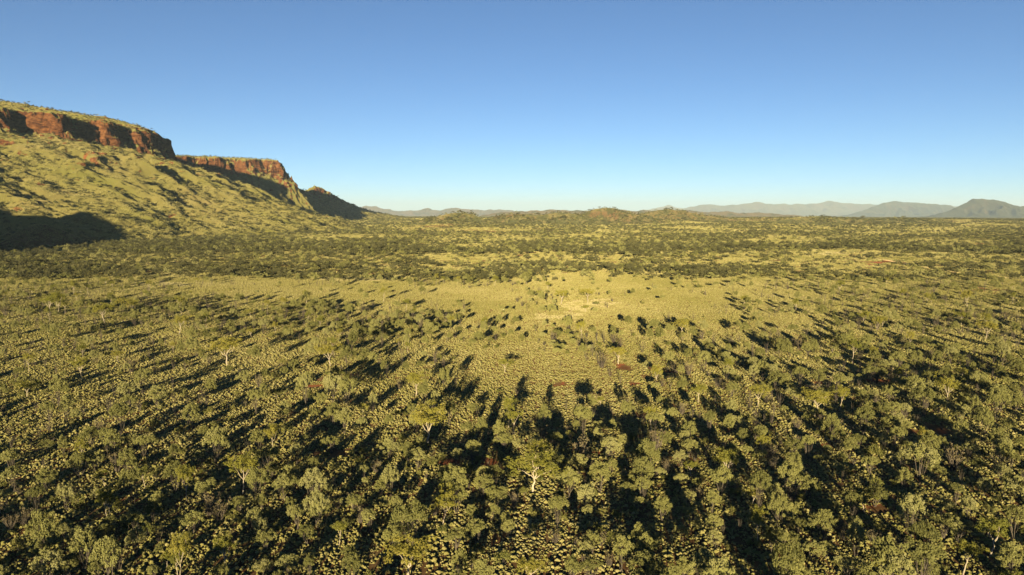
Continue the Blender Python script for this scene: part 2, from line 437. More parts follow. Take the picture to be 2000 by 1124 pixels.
# ------------------------------------------------------------------ far hills
HILL_BUSH = []
def hills(label, prof, D, half, seed, spurs=1.0, nx=260, ny=56, scrub=0.5, red=0.0, rock=0.3, base_z=-2, tone=0.8):
    pxs = np.array([p[0] for p in prof], float); pys = np.array([p[1] for p in prof], float)
    x0 = (pxs[0] - 1000) / F * D; x1 = (pxs[-1] - 1000) / F * D
    base_z = base_z + float(drop(D)) - (6 if D > 5000 else 0)
    xs = np.linspace(x0, x1, nx); s = np.linspace(-1.15, 1.15, ny)
    X, S = np.meshgrid(xs, s)
    w = (x1 - x0)
    bend = half * 0.6 * fbm(X / (half * 3), X * 0 + seed, 2, seed)
    Y = D + bend + S * half
    px = 1000 + F * X / D
    hc = 40 + (411.5 - np.interp(px, pxs, pys)) * D / F
    hc = hc + half * (0.03 if D > 5000 else 0.012) * fbm(X / (half * 0.25), X * 0 + 3.3, 4, seed + 1)
    sh = np.clip(1 - np.abs(S) ** 1.15, 0, 1)
    rid = ridged(X / (half * 0.5) + 0.5 * noise(X / half, Y / half, seed + 3), Y / (half * 1.3), 4, seed + 2, 0.55)
    low = smooth01((1 - sh) * 4)
    shape = np.clip(sh * (1 - 1.25 * spurs * (1 - rid) * low), 0, 1)
    Z = base_z - 4 + (hc - base_z + 4) * shape + drop(np.hypot(X, Y)) - float(drop(D))
    Z = Z + (hc * 0.22 + 1) * fbm(X / (half * 0.2), Y / (half * 0.2), 5, seed + 6, 0.6) * smooth01(shape * 3) * (0.12 + (1 - shape))
    i = np.arange(ny - 1)[:, None] * nx + np.arange(nx - 1)[None, :]
    f = np.stack([i, i + 1, i + nx + 1, i + nx], -1).reshape(-1, 4)
    m, nt, b = mat("far_hill_%d" % seed, 0.95, 0.05)
    pos = nd(nt, "ShaderNodeNewGeometry").outputs["Position"]
    k = 60.0 / half
    n1 = noise_node(nt, 0.02 * k, 5, 0.65, pos).outputs["Fac"]
    n2 = noise_node(nt, 0.10 * k, 5, 0.75, pos).outputs["Fac"]
    c = ramp(nt, n1, [(0.35, (0.13, 0.115, 0.045)), (0.6, (0.165, 0.135, 0.058)), (0.72, (0.17, 0.085, 0.045))]).outputs[0]
    c = mix(nt, red, c, (0.17, 0.085, 0.05))
    sx = nd(nt, "ShaderNodeSeparateXYZ"); nt.links.new(nd(nt, "ShaderNodeNewGeometry").outputs["Normal"], sx.inputs[0])
    st = ramp(nt, math_node(nt, 'ADD', sx.outputs[2], math_node(nt, 'MULTIPLY', n1, 0.2)), [(0.75, (1, 1, 1)), (0.95, (0, 0, 0))]).outputs[0]
    c = mix(nt, math_node(nt, 'MULTIPLY', st, rock), c, (0.15, 0.065, 0.035))
    sc = ramp(nt, n2, [(0.60 - 0.25 * scrub, (0, 0, 0)), (0.68 - 0.22 * scrub, (1, 1, 1))]).outputs[0]
    c = mix(nt, math_node(nt, 'MULTIPLY', sc, 0.85), c, (0.065, 0.068, 0.028))
    c = mix(nt, 1.0, c, (tone, tone, tone), 'MULTIPLY')
    nt.links.new(c, b.inputs["Base Color"])
    bp = nd(nt, "ShaderNodeBump"); bp.inputs["Strength"].default_value = 0.7; bp.inputs["Distance"].default_value = half * 0.03
    nt.links.new(n2, bp.inputs["Height"]); nt.links.new(bp.outputs[0], b.inputs["Normal"])
    me = mesh_np("hills", np.stack([X, Y, Z], -1).reshape(-1, 3), f, m, True)
    o = link(bpy.data.objects.new("hills", me))
    tag(o, label, "hills", kind="structure")
    if D < 4000:
        n = fbm(X / 60, Y / 60, 3, seed + 9)
        k = (Z > 1.5) & (rng.random(X.shape) < 0.10 + 0.55 * scrub * smooth01((n + 0.1) * 3))
        HILL_BUSH.append(np.stack([X[k] + rng.normal(0, 2, k.sum()), Y[k] + rng.normal(0, 2, k.sum()), Z[k] - 0.3], 1))

hills("low olive hill with scrubby flanks in front of the far left range", [(790, 440), (830, 432), (870, 420), (900, 416), (925, 420), (950, 430), (985, 440)], 1900, 130, 101, 0.7, scrub=0.6, nx=160, ny=60)
hills("broken scrub covered hills left of the red topped peak", [(930, 440), (970, 424), (1010, 419), (1045, 421), (1085, 417), (1120, 419), (1160, 430), (1200, 440)], 1980, 150, 111, 0.8, scrub=0.75, nx=170, ny=60)
hills("pointed red topped hill in the middle of the plain", [(1100, 440), (1130, 422), (1155, 413), (1175, 409), (1190, 406), (1205, 408), (1222, 416), (1260, 422), (1300, 440)], 2100, 170, 121, 0.9, scrub=0.6, red=0.12, rock=0.5, nx=170, ny=60)
hills("rounded reddish hill trailing off to the right of the peak", [(1200, 440), (1240, 420), (1275, 413), (1305, 410), (1335, 413), (1370, 420), (1420, 426), (1480, 440)], 2300, 190, 131, 0.8, scrub=0.6, red=0.15, nx=180, ny=60)
hills("low scrubby rise on the plain at right", [(1440, 440), (1500, 431), (1560, 427), (1600, 424), (1640, 429), (1700, 432), (1760, 429), (1820, 430), (1880, 440)], 2000, 120, 141, 0.7, scrub=0.7, nx=200, ny=50)
hills("long low red plateau behind the middle hills", [(930, 425), (980, 416), (1020, 414), (1080, 412), (1140, 413), (1200, 412), (1260, 413), (1330, 412), (1390, 415), (1500, 417), (1600, 425)], 9000, 650, 151, 0.6, tone=0.6, scrub=0.4, red=0.3, nx=260)
hills("far pink and blue range with a dome peak left of centre", [(600, 425), (680, 410), (715, 404), (735, 404), (752, 409), (764, 410), (770, 413), (800, 414), (824, 413), (832, 409), (838, 407), (846, 411), (862, 413), (884, 408), (905, 409), (925, 411), (945, 413), (960, 411), (985, 412), (1000, 413), (1040, 418)], 19000, 1100, 161, 0.7, tone=0.5, scrub=0.4, red=0.3, rock=0.5, nx=300)
hills("long pale blue range along the right horizon", [(1300, 420), (1340, 408), (1375, 402), (1420, 403), (1440, 400), (1470, 397), (1500, 400), (1540, 401), (1600, 398), (1625, 395), (1660, 399), (1710, 402), (1760, 404), (1850, 404), (1950, 410)], 30000, 2200, 171, 0.8, tone=0.5, scrub=0.4, rock=0.4, nx=320, ny=70)
hills("far faint peaks on the horizon right of centre", [(1230, 420), (1262, 412), (1290, 406), (1305, 402), (1318, 407), (1350, 409), (1400, 412), (1450, 420)], 34000, 1200, 176, 0.8, scrub=0.3, nx=140, ny=40)
hills("blue double humped mountain before the right range", [(1620, 430), (1680, 412), (1705, 404), (1735, 396), (1765, 392), (1785, 394), (1820, 397), (1850, 400), (1880, 408), (1960, 430)], 20000, 1500, 181, 0.95, tone=0.42, scrub=0.85, rock=0.5, nx=260, ny=80)
hills("dark flat topped mountain at the right edge of the plain", [(1760, 436), (1830, 424), (1862, 413), (1884, 402), (1900, 394), (1908, 387), (1932, 387), (1952, 391), (1972, 397), (1988, 402), (2020, 399), (2080, 396), (2160, 404), (2300, 430)], 12000, 1000, 191, 0.95, tone=0.4, scrub=0.95, rock=0.6, nx=300, ny=90)

# ------------------------------------------------------------------ dirt tracks
M_TRACK = plain_material("track_dirt", (0.34, 0.22, 0.11), (0.42, 0.31, 0.17), 0.2)
def track(label, pts, width):
    P = [on_plain(*p) for p in pts]
    c = []
    for (a, b) in zip(P[:-1], P[1:]):
        n = 30
        for t in range(n): c.append((a[0] + (b[0] - a[0]) * t / n, a[1] + (b[1] - a[1]) * t / n))
    c.append(P[-1])
    c = np.array(c)
    c = np.stack([np.convolve(np.pad(c[:, i], 6, mode='edge'), np.ones(13) / 13, 'valid') for i in (0, 1)], 1)
    tg = np.gradient(c, axis=0); tg /= np.linalg.norm(tg, axis=1)[:, None] + 1e-9
    nrm = np.stack([-tg[:, 1], tg[:, 0]], 1)
    rows = []
    for k in (-0.5, -0.25, 0, 0.25, 0.5):
        q = c + nrm * width * k
        rows.append(np.column_stack([q, terrain(q[:, 0], q[:, 1]) + 0.12 - 0.2 * (abs(k) == 0.5)]))
    V = np.stack(rows, 1); n = len(c)
    i = np.arange(n - 1)[:, None] * 5 + np.arange(4)[None, :]
    f = np.stack([i, i + 1, i + 6, i + 5], -1).reshape(-1, 4)
    o = link(bpy.data.objects.new("dirt_track", mesh_np("dirt_track", V.reshape(-1, 3), f, M_TRACK, True)))
    tag(o, label, "dirt track", kind="structure")
    return c
TR = track("pale dirt track crossing the scrub at right", [(1570, 484), (1640, 497), (1720, 508), (1800, 521), (1880, 534), (1960, 543), (2060, 553)], 5.0)
TR2 = track("narrow pale track running away towards the middle hills", [(1218, 452), (1212, 447), (1208, 442), (1203, 438)], 14.0)

# ------------------------------------------------------------------ plant shapes
def leaf_cloud(cs, rs, per, size, seed, squash=0.8, up=0.25, droop=0.0):
    r = np.random.default_rng(seed)
    cs = np.asarray(cs, float); rs = np.asarray(rs, float)
    n = len(cs) * per
    c = np.repeat(cs, per, 0); rad = np.repeat(rs, per)
    d = r.normal(size=(n, 3)); d[:, 2] += up; d /= np.linalg.norm(d, axis=1)[:, None]
    p = c + d * (rad * r.uniform(0.55, 1.08, n))[:, None] * np.array([1, 1, squash])
    nm = d + r.normal(size=(n, 3)) * 0.45; nm /= np.linalg.norm(nm, axis=1)[:, None]
    t = np.cross(nm, r.normal(size=(n, 3))); t /= np.linalg.norm(t, axis=1)[:, None] + 1e-9
    if droop:
        t[:, 2] -= droop; t /= np.linalg.norm(t, axis=1)[:, None] + 1e-9
    b = np.cross(nm, t)
    s = (size * r.uniform(0.6, 1.3, n))[:, None]
    q = np.stack([p - t * s, p + b * s * 0.62 - t * s * 0.1, p + t * s * 1.05, p - b * s * 0.62 + t * s * 0.1], 1)
    tint = np.repeat(np.repeat(r.random(len(cs)), per), 4) * 0.6 + np.repeat(r.random(n), 4) * 0.4
    return q.reshape(-1, 3), np.arange(n * 4).reshape(-1, 4), tint

def leaf_mesh(name, data, m):
    v, f, t = data
    me = mesh_np(name, v, f, m)
    a = me.attributes.new("tint", 'FLOAT', 'POINT'); a.data.foreach_set("value", t.astype(np.float32))
    return me

def tube(path, radii, sides=5):
    path = np.asarray(path, float); n = len(path)
    V = []; F_ = []
    for i in range(n):
        t = path[min(i + 1, n - 1)] - path[max(i - 1, 0)]; t /= np.linalg.norm(t) + 1e-9
        a = np.cross(t, (0.3, 1, 0.1)); a /= np.linalg.norm(a) + 1e-9
        b = np.cross(t, a)
        for k in range(sides):
            th = 2 * np.pi * k / sides
            V.append(path[i] + radii[i] * (a * np.cos(th) + b * np.sin(th)))
    for i in range(n - 1):
        for k in range(sides):
            k2 = (k + 1) % sides
            F_.append((i * sides + k, i * sides + k2, (i + 1) * sides + k2, (i + 1) * sides + k))
    return np.array(V), np.array(F_)

def join(parts):
    V = []; F_ = []; o = 0
    for v, f in parts:
        V.append(v); F_.append(f + o); o += len(v)
    return np.concatenate(V), np.concatenate(F_)

def wander(a, b, n, amp, r):
    a = np.array(a, float); b = np.array(b, float)
    t = np.linspace(0, 1, n)[:, None]
    p = a + (b - a) * t
    p[1:-1] += r.normal(size=(n - 2, 3)) * amp
    return p

def mulga(seed, far=False):
    """rounded to flat topped grey-green acacia, 4.4 m wide, several stems"""
    r = np.random.default_rng(1000 + seed)
    h = 5.1 + r.uniform(-0.5, 0.6); rx = 2.2; ry = 2.2 * r.uniform(0.75, 1.05)
    n = 16 if far else int(r.integers(46, 62))
    cs, rs = [], []
    lobes = r.normal(size=(3, 2)) * 0.9
    style = seed % 3          # 0 dome, 1 umbrella, 2 ragged
    for i in range(n):
        a = r.uniform(0, 2 * np.pi); q = math.sqrt(r.random())
        edge = 1 + 0.16 * math.sin(2 * a + lobes[0, 0] * 3) + 0.12 * math.sin(3 * a + lobes[1, 1] * 4)
        x, y = rx * 0.86 * q * math.cos(a) * edge, ry * 0.86 * q * math.sin(a) * edge
        top = h * (0.96 - (0.34, 0.17, 0.28)[style] * q * q)
        thick = h * (0.40, 0.26, 0.42)[style] * (1 - 0.5 * q)
        z = top - thick * (r.random() ** 1.6) - 0.3
        if style == 2: z += r.normal() * 0.25
        cs.append((x, y, z)); rs.append(r.uniform(0.28, 0.52) * (1.5 if far else 1.0))
    crown = leaf_cloud(cs, rs, 13 if far else 40, 0.25 if far else 0.115, seed + 1, 0.8)
    if far: return crown, None
    parts = []
    for k in range(int(r.integers(3, 6))):
        c = cs[int(r.integers(len(cs)))]
        a0 = r.normal(size=2) * 0.12
        p = wander((a0[0], a0[1], -0.25), (c[0] * 0.8, c[1] * 0.8, c[2] - 0.1), 5, 0.1, r)
        parts.append(tube(p, np.linspace(0.075, 0.02, 5), 4))
    for k in range(10):       # fine dead twigs below the crown
        c = cs[int(r.integers(len(cs)))]
        p = wander((c[0] * 0.25, c[1] * 0.25, h * 0.22), (c[0] * 0.75, c[1] * 0.75, c[2] - 0.2), 4, 0.08, r)
        parts.append(tube(p, [0.03, 0.022, 0.016, 0.01], 3))
    return crown, join(parts)

def gum(seed, far=False):
    """open eucalypt about 5 m wide and 6.5 m tall with pale trunk and limbs"""
    r = np.random.default_rng(2000 + seed)
    h = 6.4
    fork = h * r.uniform(0.28, 0.42)
    lean = r.normal(size=2) * 0.35
    trunk = wander((0, 0, -0.3), (lean[0], lean[1], fork), 5, 0.07, r)
    limbs = []; cs = []; rs = []
    nl = int(r.integers(4, 6))
    a0 = r.uniform(0, 6.28)
    for k in range(nl):
        a = a0 + k * 2 * np.pi / nl + r.normal() * 0.3
        q = r.uniform(1.0, 1.9) if k else 0.4
        e = np.array((lean[0] + q * math.cos(a), lean[1] + q * math.sin(a), h * r.uniform(0.68, 0.86)))
        limbs.append((wander(trunk[-1] - np.array((0, 0, 0.05)), e, 5, 0.12, r), r.uniform(0.05, 0.07)))
        for j in range(3 if far else 10):
            off = r.normal(size=3) * np.array((0.72, 0.72, 0.50))
            cs.append(e + off + np.array((0, 0, 0.25))); rs.append(r.uniform(0.35, 0.62) * (1.6 if far else 1))
    for j in range(0 if far else 14):
        a = r.uniform(0, 6.28); q = r.uniform(0.2, 2.0)
        cs.append(np.array((lean[0] + q * math.cos(a), lean[1] + q * math.sin(a), h * r.uniform(0.62, 0.95) - 0.15 * q))); rs.append(r.uniform(0.3, 0.5))
    crown = leaf_cloud(cs, rs, 9 if far else 34, 0.36 if far else 0.12, seed + 50, 0.75, 0.2, 0.3)
    tr = tube(trunk, np.linspace(0.125, 0.08, 5), 6)
    if far: return crown, tr
    return crown, tr, [tube(p, np.linspace(w, 0.025, 5), 5) for p, w in limbs]

def shrub(seed, far=False):
    """low round bush about 2 m wide"""
    r = np.random.default_rng(3000 + seed)
    cs, rs = [], []
    for i in range(5 if far else 13):
        a = r.uniform(0, 6.28); q = math.sqrt(r.random())
        cs.append((0.75 * q * math.cos(a), 0.75 * q * math.sin(a), 0.25 + 1.15 * r.random() * (1 - 0.5 * q))); rs.append(r.uniform(0.26, 0.42) * (1.5 if far else 1))
    crown = leaf_cloud(cs, rs, 9 if far else 34, 0.26 if far else 0.085, seed + 90, 0.9)
    parts = []
    for k in range(5):
        c = cs[k]
        parts.append(tube(wander((0, 0, -0.15), (c[0], c[1], c[2]), 3, 0.03, r), [0.04, 0.03, 0.015], 3))
    return crown, join(parts)

def dry_bush(seed):
    """grey leafless bush: a fan of thin twigs and a few dead leaf tufts"""
    r = np.random.default_rng(4000 + seed)
    parts, cs = [], []
    for k in range(34):
        a = r.uniform(0, 6.28); q = r.uniform(0.2, 1.15); z = r.uniform(1.2, 2.4)
        e = (q * math.cos(a), q * math.sin(a), z)
        parts.append(tube(wander((0.1 * math.cos(a), 0.1 * math.sin(a), -0.15), e, 4, 0.07, r), [0.04, 0.03, 0.022, 0.012], 3))
        if k % 2 == 0: cs.append((e[0], e[1], e[2] - 0.1))
    crown = leaf_cloud(cs, [0.3] * len(cs), 9, 0.10, seed + 130, 1.0)
    return crown, join(parts)

NM, NG, NS, ND = 12, 9, 8, 5
PROTO = {"mulga_tree": [], "gum_tree": [], "shrub": [], "dry_bush": []}
for i in range(NM):
    c, t = mulga(i); PROTO["mulga_tree"].append((leaf_mesh("mulga_crown", c, M_MULGA), mesh_np("mulga_trunk", *t, M_BARK), []))
for i in range(NG):
    c, t, l = gum(i); PROTO["gum_tree"].append((leaf_mesh("gum_crown", c, M_GUM), mesh_np("gum_trunk", *t, M_WHITE, True), [mesh_np("gum_limb", *x, M_WHITE, True) for x in l]))
for i in range(NS):
    c, t = shrub(i); PROTO["shrub"].append((leaf_mesh("shrub_crown", c, M_SHRUB), mesh_np("shrub_stem", *t, M_BARK), []))
for i in range(ND):
    c, t = dry_bush(i); PROTO["dry_bush"].append((leaf_mesh("dry_crown", c, M_DRY), mesh_np("dry_stem", *t, M_BARK), []))
WIDTH = {"mulga_tree": 4.5, "gum_tree": 5.2, "shrub": 2.1, "dry_bush": 2.4}
HEIGHT = {"mulga_tree": 5.2, "gum_tree": 6.4, "shrub": 1.6, "dry_bush": 2.3}

def loose(name, me):
    return bpy.data.objects.new(name, me)
FAR = {"mulga_tree": [loose("far_mulga", leaf_mesh("far_mulga", mulga(i, True)[0], M_FAR if i % 6 else M_MULGA)) for i in range(8)],
       "shrub": [loose("far_shrub", leaf_mesh("far_shrub", shrub(i, True)[0], M_SHRUB)) for i in range(5)],
       "gum_tree": [loose("far_gum", leaf_mesh("far_gum", gum(i, True)[0], M_GUM)) for i in range(5)]}
NEARP = {k: [[loose("near_crown", p[0]), loose("near_trunk", p[1])] for p in v] for k, v in PROTO.items()}

# ------------------------------------------------------------------ scatter by points (masses nobody could count)
def scatter(name, label, cat, protos, pts, rot, scl, idx, group=None):
    me = bpy.data.meshes.new(name)
    me.vertices.add(len(pts)); me.vertices.foreach_set("co", np.asarray(pts, np.float32).ravel())
    a = me.attributes.new("rot", 'FLOAT_VECTOR', 'POINT'); a.data.foreach_set("vector", np.asarray(rot, np.float32).ravel())
    a = me.attributes.new("scl", 'FLOAT_VECTOR', 'POINT'); a.data.foreach_set("vector", np.asarray(scl, np.float32).ravel())
    a = me.attributes.new("idx", 'INT', 'POINT'); a.data.foreach_set("value", np.asarray(idx, np.int32))
    o = link(bpy.data.objects.new(name, me))
    ng = bpy.data.node_groups.new(name, 'GeometryNodeTree')
    ng.interface.new_socket('Geometry', in_out='INPUT', socket_type='NodeSocketGeometry')
    ng.interface.new_socket('Geometry', in_out='OUTPUT', socket_type='NodeSocketGeometry')
    N = ng.nodes; L = ng.links
    gi = N.new('NodeGroupInput'); go = N.new('NodeGroupOutput')
    jg = N.new('GeometryNodeJoinGeometry')
    for p in reversed(protos):     # the join lists its inputs last first
        gti = N.new('GeometryNodeGeometryToInstance')
        for q in (p if isinstance(p, list) else [p]):
            oi = N.new('GeometryNodeObjectInfo'); oi.inputs['Object'].default_value = q
            L.new(oi.outputs['Geometry'], gti.inputs[0])
        L.new(gti.outputs[0], jg.inputs[0])
    iop = N.new('GeometryNodeInstanceOnPoints')
    iop.inputs['Pick Instance'].default_value = True
    def attr(nm, typ):
        n = N.new('GeometryNodeInputNamedAttribute'); n.data_type = typ; n.inputs[0].default_value = nm
        return n.outputs[0]
    e2r = N.new('FunctionNodeEulerToRotation')
    L.new(attr("rot", 'FLOAT_VECTOR'), e2r.inputs[0]); L.new(e2r.outputs[0], iop.inputs['Rotation'])
    L.new(attr("scl", 'FLOAT_VECTOR'), iop.inputs['Scale']); L.new(attr("idx", 'INT'), iop.inputs['Instance Index'])
    L.new(gi.outputs[0], iop.inputs['Points']); L.new(jg.outputs[0], iop.inputs['Instance']); L.new(iop.outputs[0], go.inputs[0])
    md = o.modifiers.new("scatter", 'NODES'); md.node_group = ng
    tag(o, label, cat, group, "stuff")
    return o

# ------------------------------------------------------------------ where plants grow
DENSE = [  # photo region of the ground: cx, cy, rx, ry, density (1 = one tree per 33 square metres)
    (200, 700, 900, 150, 0.6), (1150, 690, 330, 150, 0.18), (1750, 690, 500, 160, 0.7),
    (1000, 970, 1500, 150, 2.1), (600, 830, 330, 45, 1.3), (1500, 830, 260, 50, 1.5), (1780, 800, 300, 60, 1.5),
    (150, 830, 260, 50, 1.0),
    (250, 610, 130, 20, 1.9), (300, 632, 90, 18, 1.7), (470, 642, 110, 17, 2.6), (590, 620, 90, 18, 2.4), (690, 652, 80, 16, 2.4), (800, 634, 80, 15, 2.4),
    (850, 655, 60, 14, 2.0), (50, 605, 90, 26, 1.6), (60, 660, 90, 25, 0.5), (720, 690, 80, 22, 0.9), (840, 700, 50, 20, 0.8), (940, 660, 40, 25, 0.9),
    (1120, 678, 52, 22, 1.5), (1190, 692, 40, 16, 1.3), (1080, 640, 40, 14, 0.8), (1040, 590, 45, 10, 0.8), (1290, 722, 75, 40, 0.5), (1430, 700, 110, 40, 0.6),
    (1600, 688, 110, 16, 2.2), (1740, 698, 110, 18, 2.0), (1880, 640, 140, 40, 1.4), (1860, 735, 150, 32, 1.9), (1720, 638, 80, 16, 1.9), (1790, 600, 120, 36, 0.8),
    (1900, 590, 140, 30, 0.7), (1400, 755, 140, 40, 0.7), (1240, 780, 80, 18, 0.35),
    (960, 770, 75, 55, 0.04), (1075, 755, 110, 45, 0.10), (1000, 800, 160, 18, 0.08), (1130, 625, 110, 18, 0.04), (1330, 622, 130, 26, 0.10), (1430, 582, 180, 16, 0.10),
    (620, 572, 300, 16, 0.10), (850, 585, 160, 16, 0.18), (500, 690, 70, 26, 0.12), (1600, 722, 70, 16, 0.06), (1290, 808, 110, 14, 0.10), (1870, 672, 60, 14, 0.05), (300, 660, 60, 14, 0.1),
    (1170, 725, 90, 14, 0.10), (1560, 640, 60, 18, 0.1), (400, 745, 80, 14, 0.15), (1135, 745, 40, 30, 0.06)]

def density(px, py, x, y):
    """trees per 33 square metres"""
    d = np.full(px.shape, 0.3)
    for cx, cy, rx, ry, v in DENSE:
        w = smooth01((1.35 - np.hypot((px - cx) / rx, (py - cy) / ry)) / 0.6)
        d = d + (v - d) * w
    d = np.where(d > 0.25, d * (1 + 0.45 * smooth01((850 - py) / 60)), d)
    edge = 552 - 6 * np.sin(px / 170) + np.where(px < 500, (500 - px) * 0.03, 0) - np.where(px > 1500, (px - 1500) * 0.03, 0)
    band = smooth01((edge + 20 * noise(x / 80, y / 80, 301) + 6 * noise(x / 20, y / 20, 302) - py) / 8)
    n1 = fbm(x / 150, y / 150, 4, 310); n2 = fbm(x / 45, y / 45, 3, 320)
    gaps = smooth01((n1 + 0.45 * n2 + 0.16) / 0.34)
    wood = np.where(py > 480, 1.8 * (0.15 + 0.85 * gaps), 0.12 + 1.25 * gaps)
    wood = np.where((px < 820) & (py > 470), 2.1 * (0.3 + 0.7 * gaps), wood)
    for cx, cy, rx, ry, v in ((1650, 498, 130, 8, 0.12), (1780, 515, 140, 7, 0.15), (1900, 535, 120, 8, 0.2), (1880, 480, 90, 8, 0.25), (700, 546, 110, 4, 0.3), (930, 520, 70, 5, 0.3),
                              (1490, 492, 60, 5, 0.3), (1000, 470, 150, 6, 0.4), (1550, 548, 150, 6, 0.25), (340, 555, 110, 4, 0.3)):
        w = smooth01((1.35 - np.hypot((px - cx) / rx, (py - cy) / ry)) / 0.6)
        wood = wood + (v - wood) * w
    d = d + (wood - d) * band
    fore = smooth01((py - 1080) / 80)
    d = d + (2.4 - d) * fore
    d = d * np.where(py < 456, 0.42, np.where(py < 475, 0.7, 1.0))
    d = d * np.clip(1 + 0.7 * n2 * (py > 560), 0.15, 2)
    return d

def jitter_grid(x0, x1, y0, y1, cell, j=0.48):
    gx, gy = np.meshgrid(np.arange(x0, x1, cell), np.arange(y0, y1, cell))
    gx = gx.ravel() + rng.uniform(-j, j, gx.size) * cell; gy = gy.ravel() + rng.uniform(-j, j, gy.size) * cell
    return gx, gy

PLANTS = []      # kind, x, y, z, scale, angle, prototype, landmark
# kind m/g/s/d, crown centre in the photo, crown width in the photo
def z7(l): return [(1000 + a / 3.824, 830 + b / 3.824, w / 3.824) for a, b, w in l]
def z6(l): return [(500 + a / 3.824, 830 + b / 3.824, w / 3.824) for a, b, w in l]
def z8(l): return [(1500 + a / 3.824, 830 + b / 3.824, w / 3.824) for a, b, w in l]
def z5(l): return [(a / 3.824, 830 + b / 3.824, w / 3.824) for a, b, w in l]
MUL = z7([(320, 85, 120), (180, 105, 120), (45, 125, 100), (740, 75, 110), (830, 105, 110), (985, 105, 150), (910, 190, 100), (495, 255, 160), (740, 265, 130), (1225, 195, 55),
          (1145, 240, 110), (385, 200, 90), (550, 380, 95), (880, 385, 95), (1110, 350, 105), (1255, 405, 120), (1375, 415, 85), (1640, 520, 105), (930, 555, 125),
          (405, 445, 52), (1330, 665, 120), (885, 745, 110), (960, 750, 100), (1070, 840, 115), (1270, 780, 115), (1395, 750, 75), (1515, 830, 135), (1700, 710, 110), (1810, 715, 125),
          (475, 840, 95), (585, 1040, 190), (1120, 1065, 145), (1640, 170, 130), (1750, 185, 110), (1860, 190, 110), (1670, 425, 90), (1860, 450, 100)])
MUL += z6([(550, 475, 105), (605, 540, 115), (385, 770, 165), (800, 335, 115), (930, 430, 85), (820, 435, 85), (950, 575, 110), (1040, 570, 110), (960, 715, 95), (1105, 740, 155), (1640, 770, 185),
           (1390, 350, 85), (1270, 355, 85), (1305, 265, 110), (1385, 240, 105), (1510, 200, 140), (1620, 190, 160), (1740, 215, 110), (1850, 80, 150), (1770, 640, 120), (1860, 690, 110), (700, 945, 115), (400, 1050, 135),
           (60, 1040, 140), (1610, 990, 115), (690, 720, 95), (430, 285, 115), (240, 290, 115), (130, 300, 130), (600, 300, 105), (265, 140, 105), (60, 150, 110), (1130, 310, 85), (560, 110, 125),
           (370, 90, 110), (1000, 140, 150), (40, 560, 120)])
MUL += z8([(190, 220, 150), (385, 240, 85), (540, 235, 115), (645, 230, 85), (760, 255, 145), (800, 450, 190), (1010, 365, 155), (1190, 270, 125), (1250, 330, 125), (1560, 300, 160), (1610, 430, 135),
           (1250, 420, 95), (1740, 330, 140), (270, 590, 75), (470, 595, 155), (640, 710, 115), (350, 690, 105), (225, 715, 125), (840, 740, 115), (340, 905, 185), (590, 995, 185), (190, 990, 105),
           (240, 1070, 165), (890, 870, 75), (1050, 1080, 85), (990, 630, 85), (960, 60, 180), (860, 90, 120), (1010, 130, 80), (1420, 170, 75)])
MUL += z5([(1185, 520, 155), (1290, 310, 110), (1380, 320, 110), (1635, 310, 95), (1170, 320, 115), (580, 60, 95), (350, 110, 115), (240, 80, 110), (480, 770, 115), (990, 480, 65),
           (560, 480, 95), (720, 490, 85), (400, 680, 95), (660, 800, 75), (1300, 700, 80), (1580, 400, 90), (1510, 480, 85), (1150, 1090, 120), (1390, 820, 115), (200, 1100, 105), (330, 230, 110), (90, 90, 110)])
MUL += [(1630 / 1, 690, 26), (1738, 758, 32), (1790, 770, 34), (1880, 775, 30), (1950, 765, 44), (1985, 775, 40), (845, 785, 30), (925, 790, 28), (1008, 783, 22), (1105, 782, 22), (1280, 745, 26), (1310, 738, 26), (1265, 710, 26),
        (1192, 712, 28), (1088, 687, 22), (1119, 663, 18), (1145, 687, 22), (1063, 676, 14), (1375, 698, 34), (1430, 750, 30), (1435, 812, 34), (735, 643, 30), (780, 628, 26), (1605, 602, 28), (1545, 588, 20), (1060, 600, 18), (1078, 597, 26),
        (1225, 768, 22), (1290, 782, 26), (1310, 790, 22), (1256, 782, 20), (575, 703, 26), (1840, 815, 30), (1880, 778, 30)]
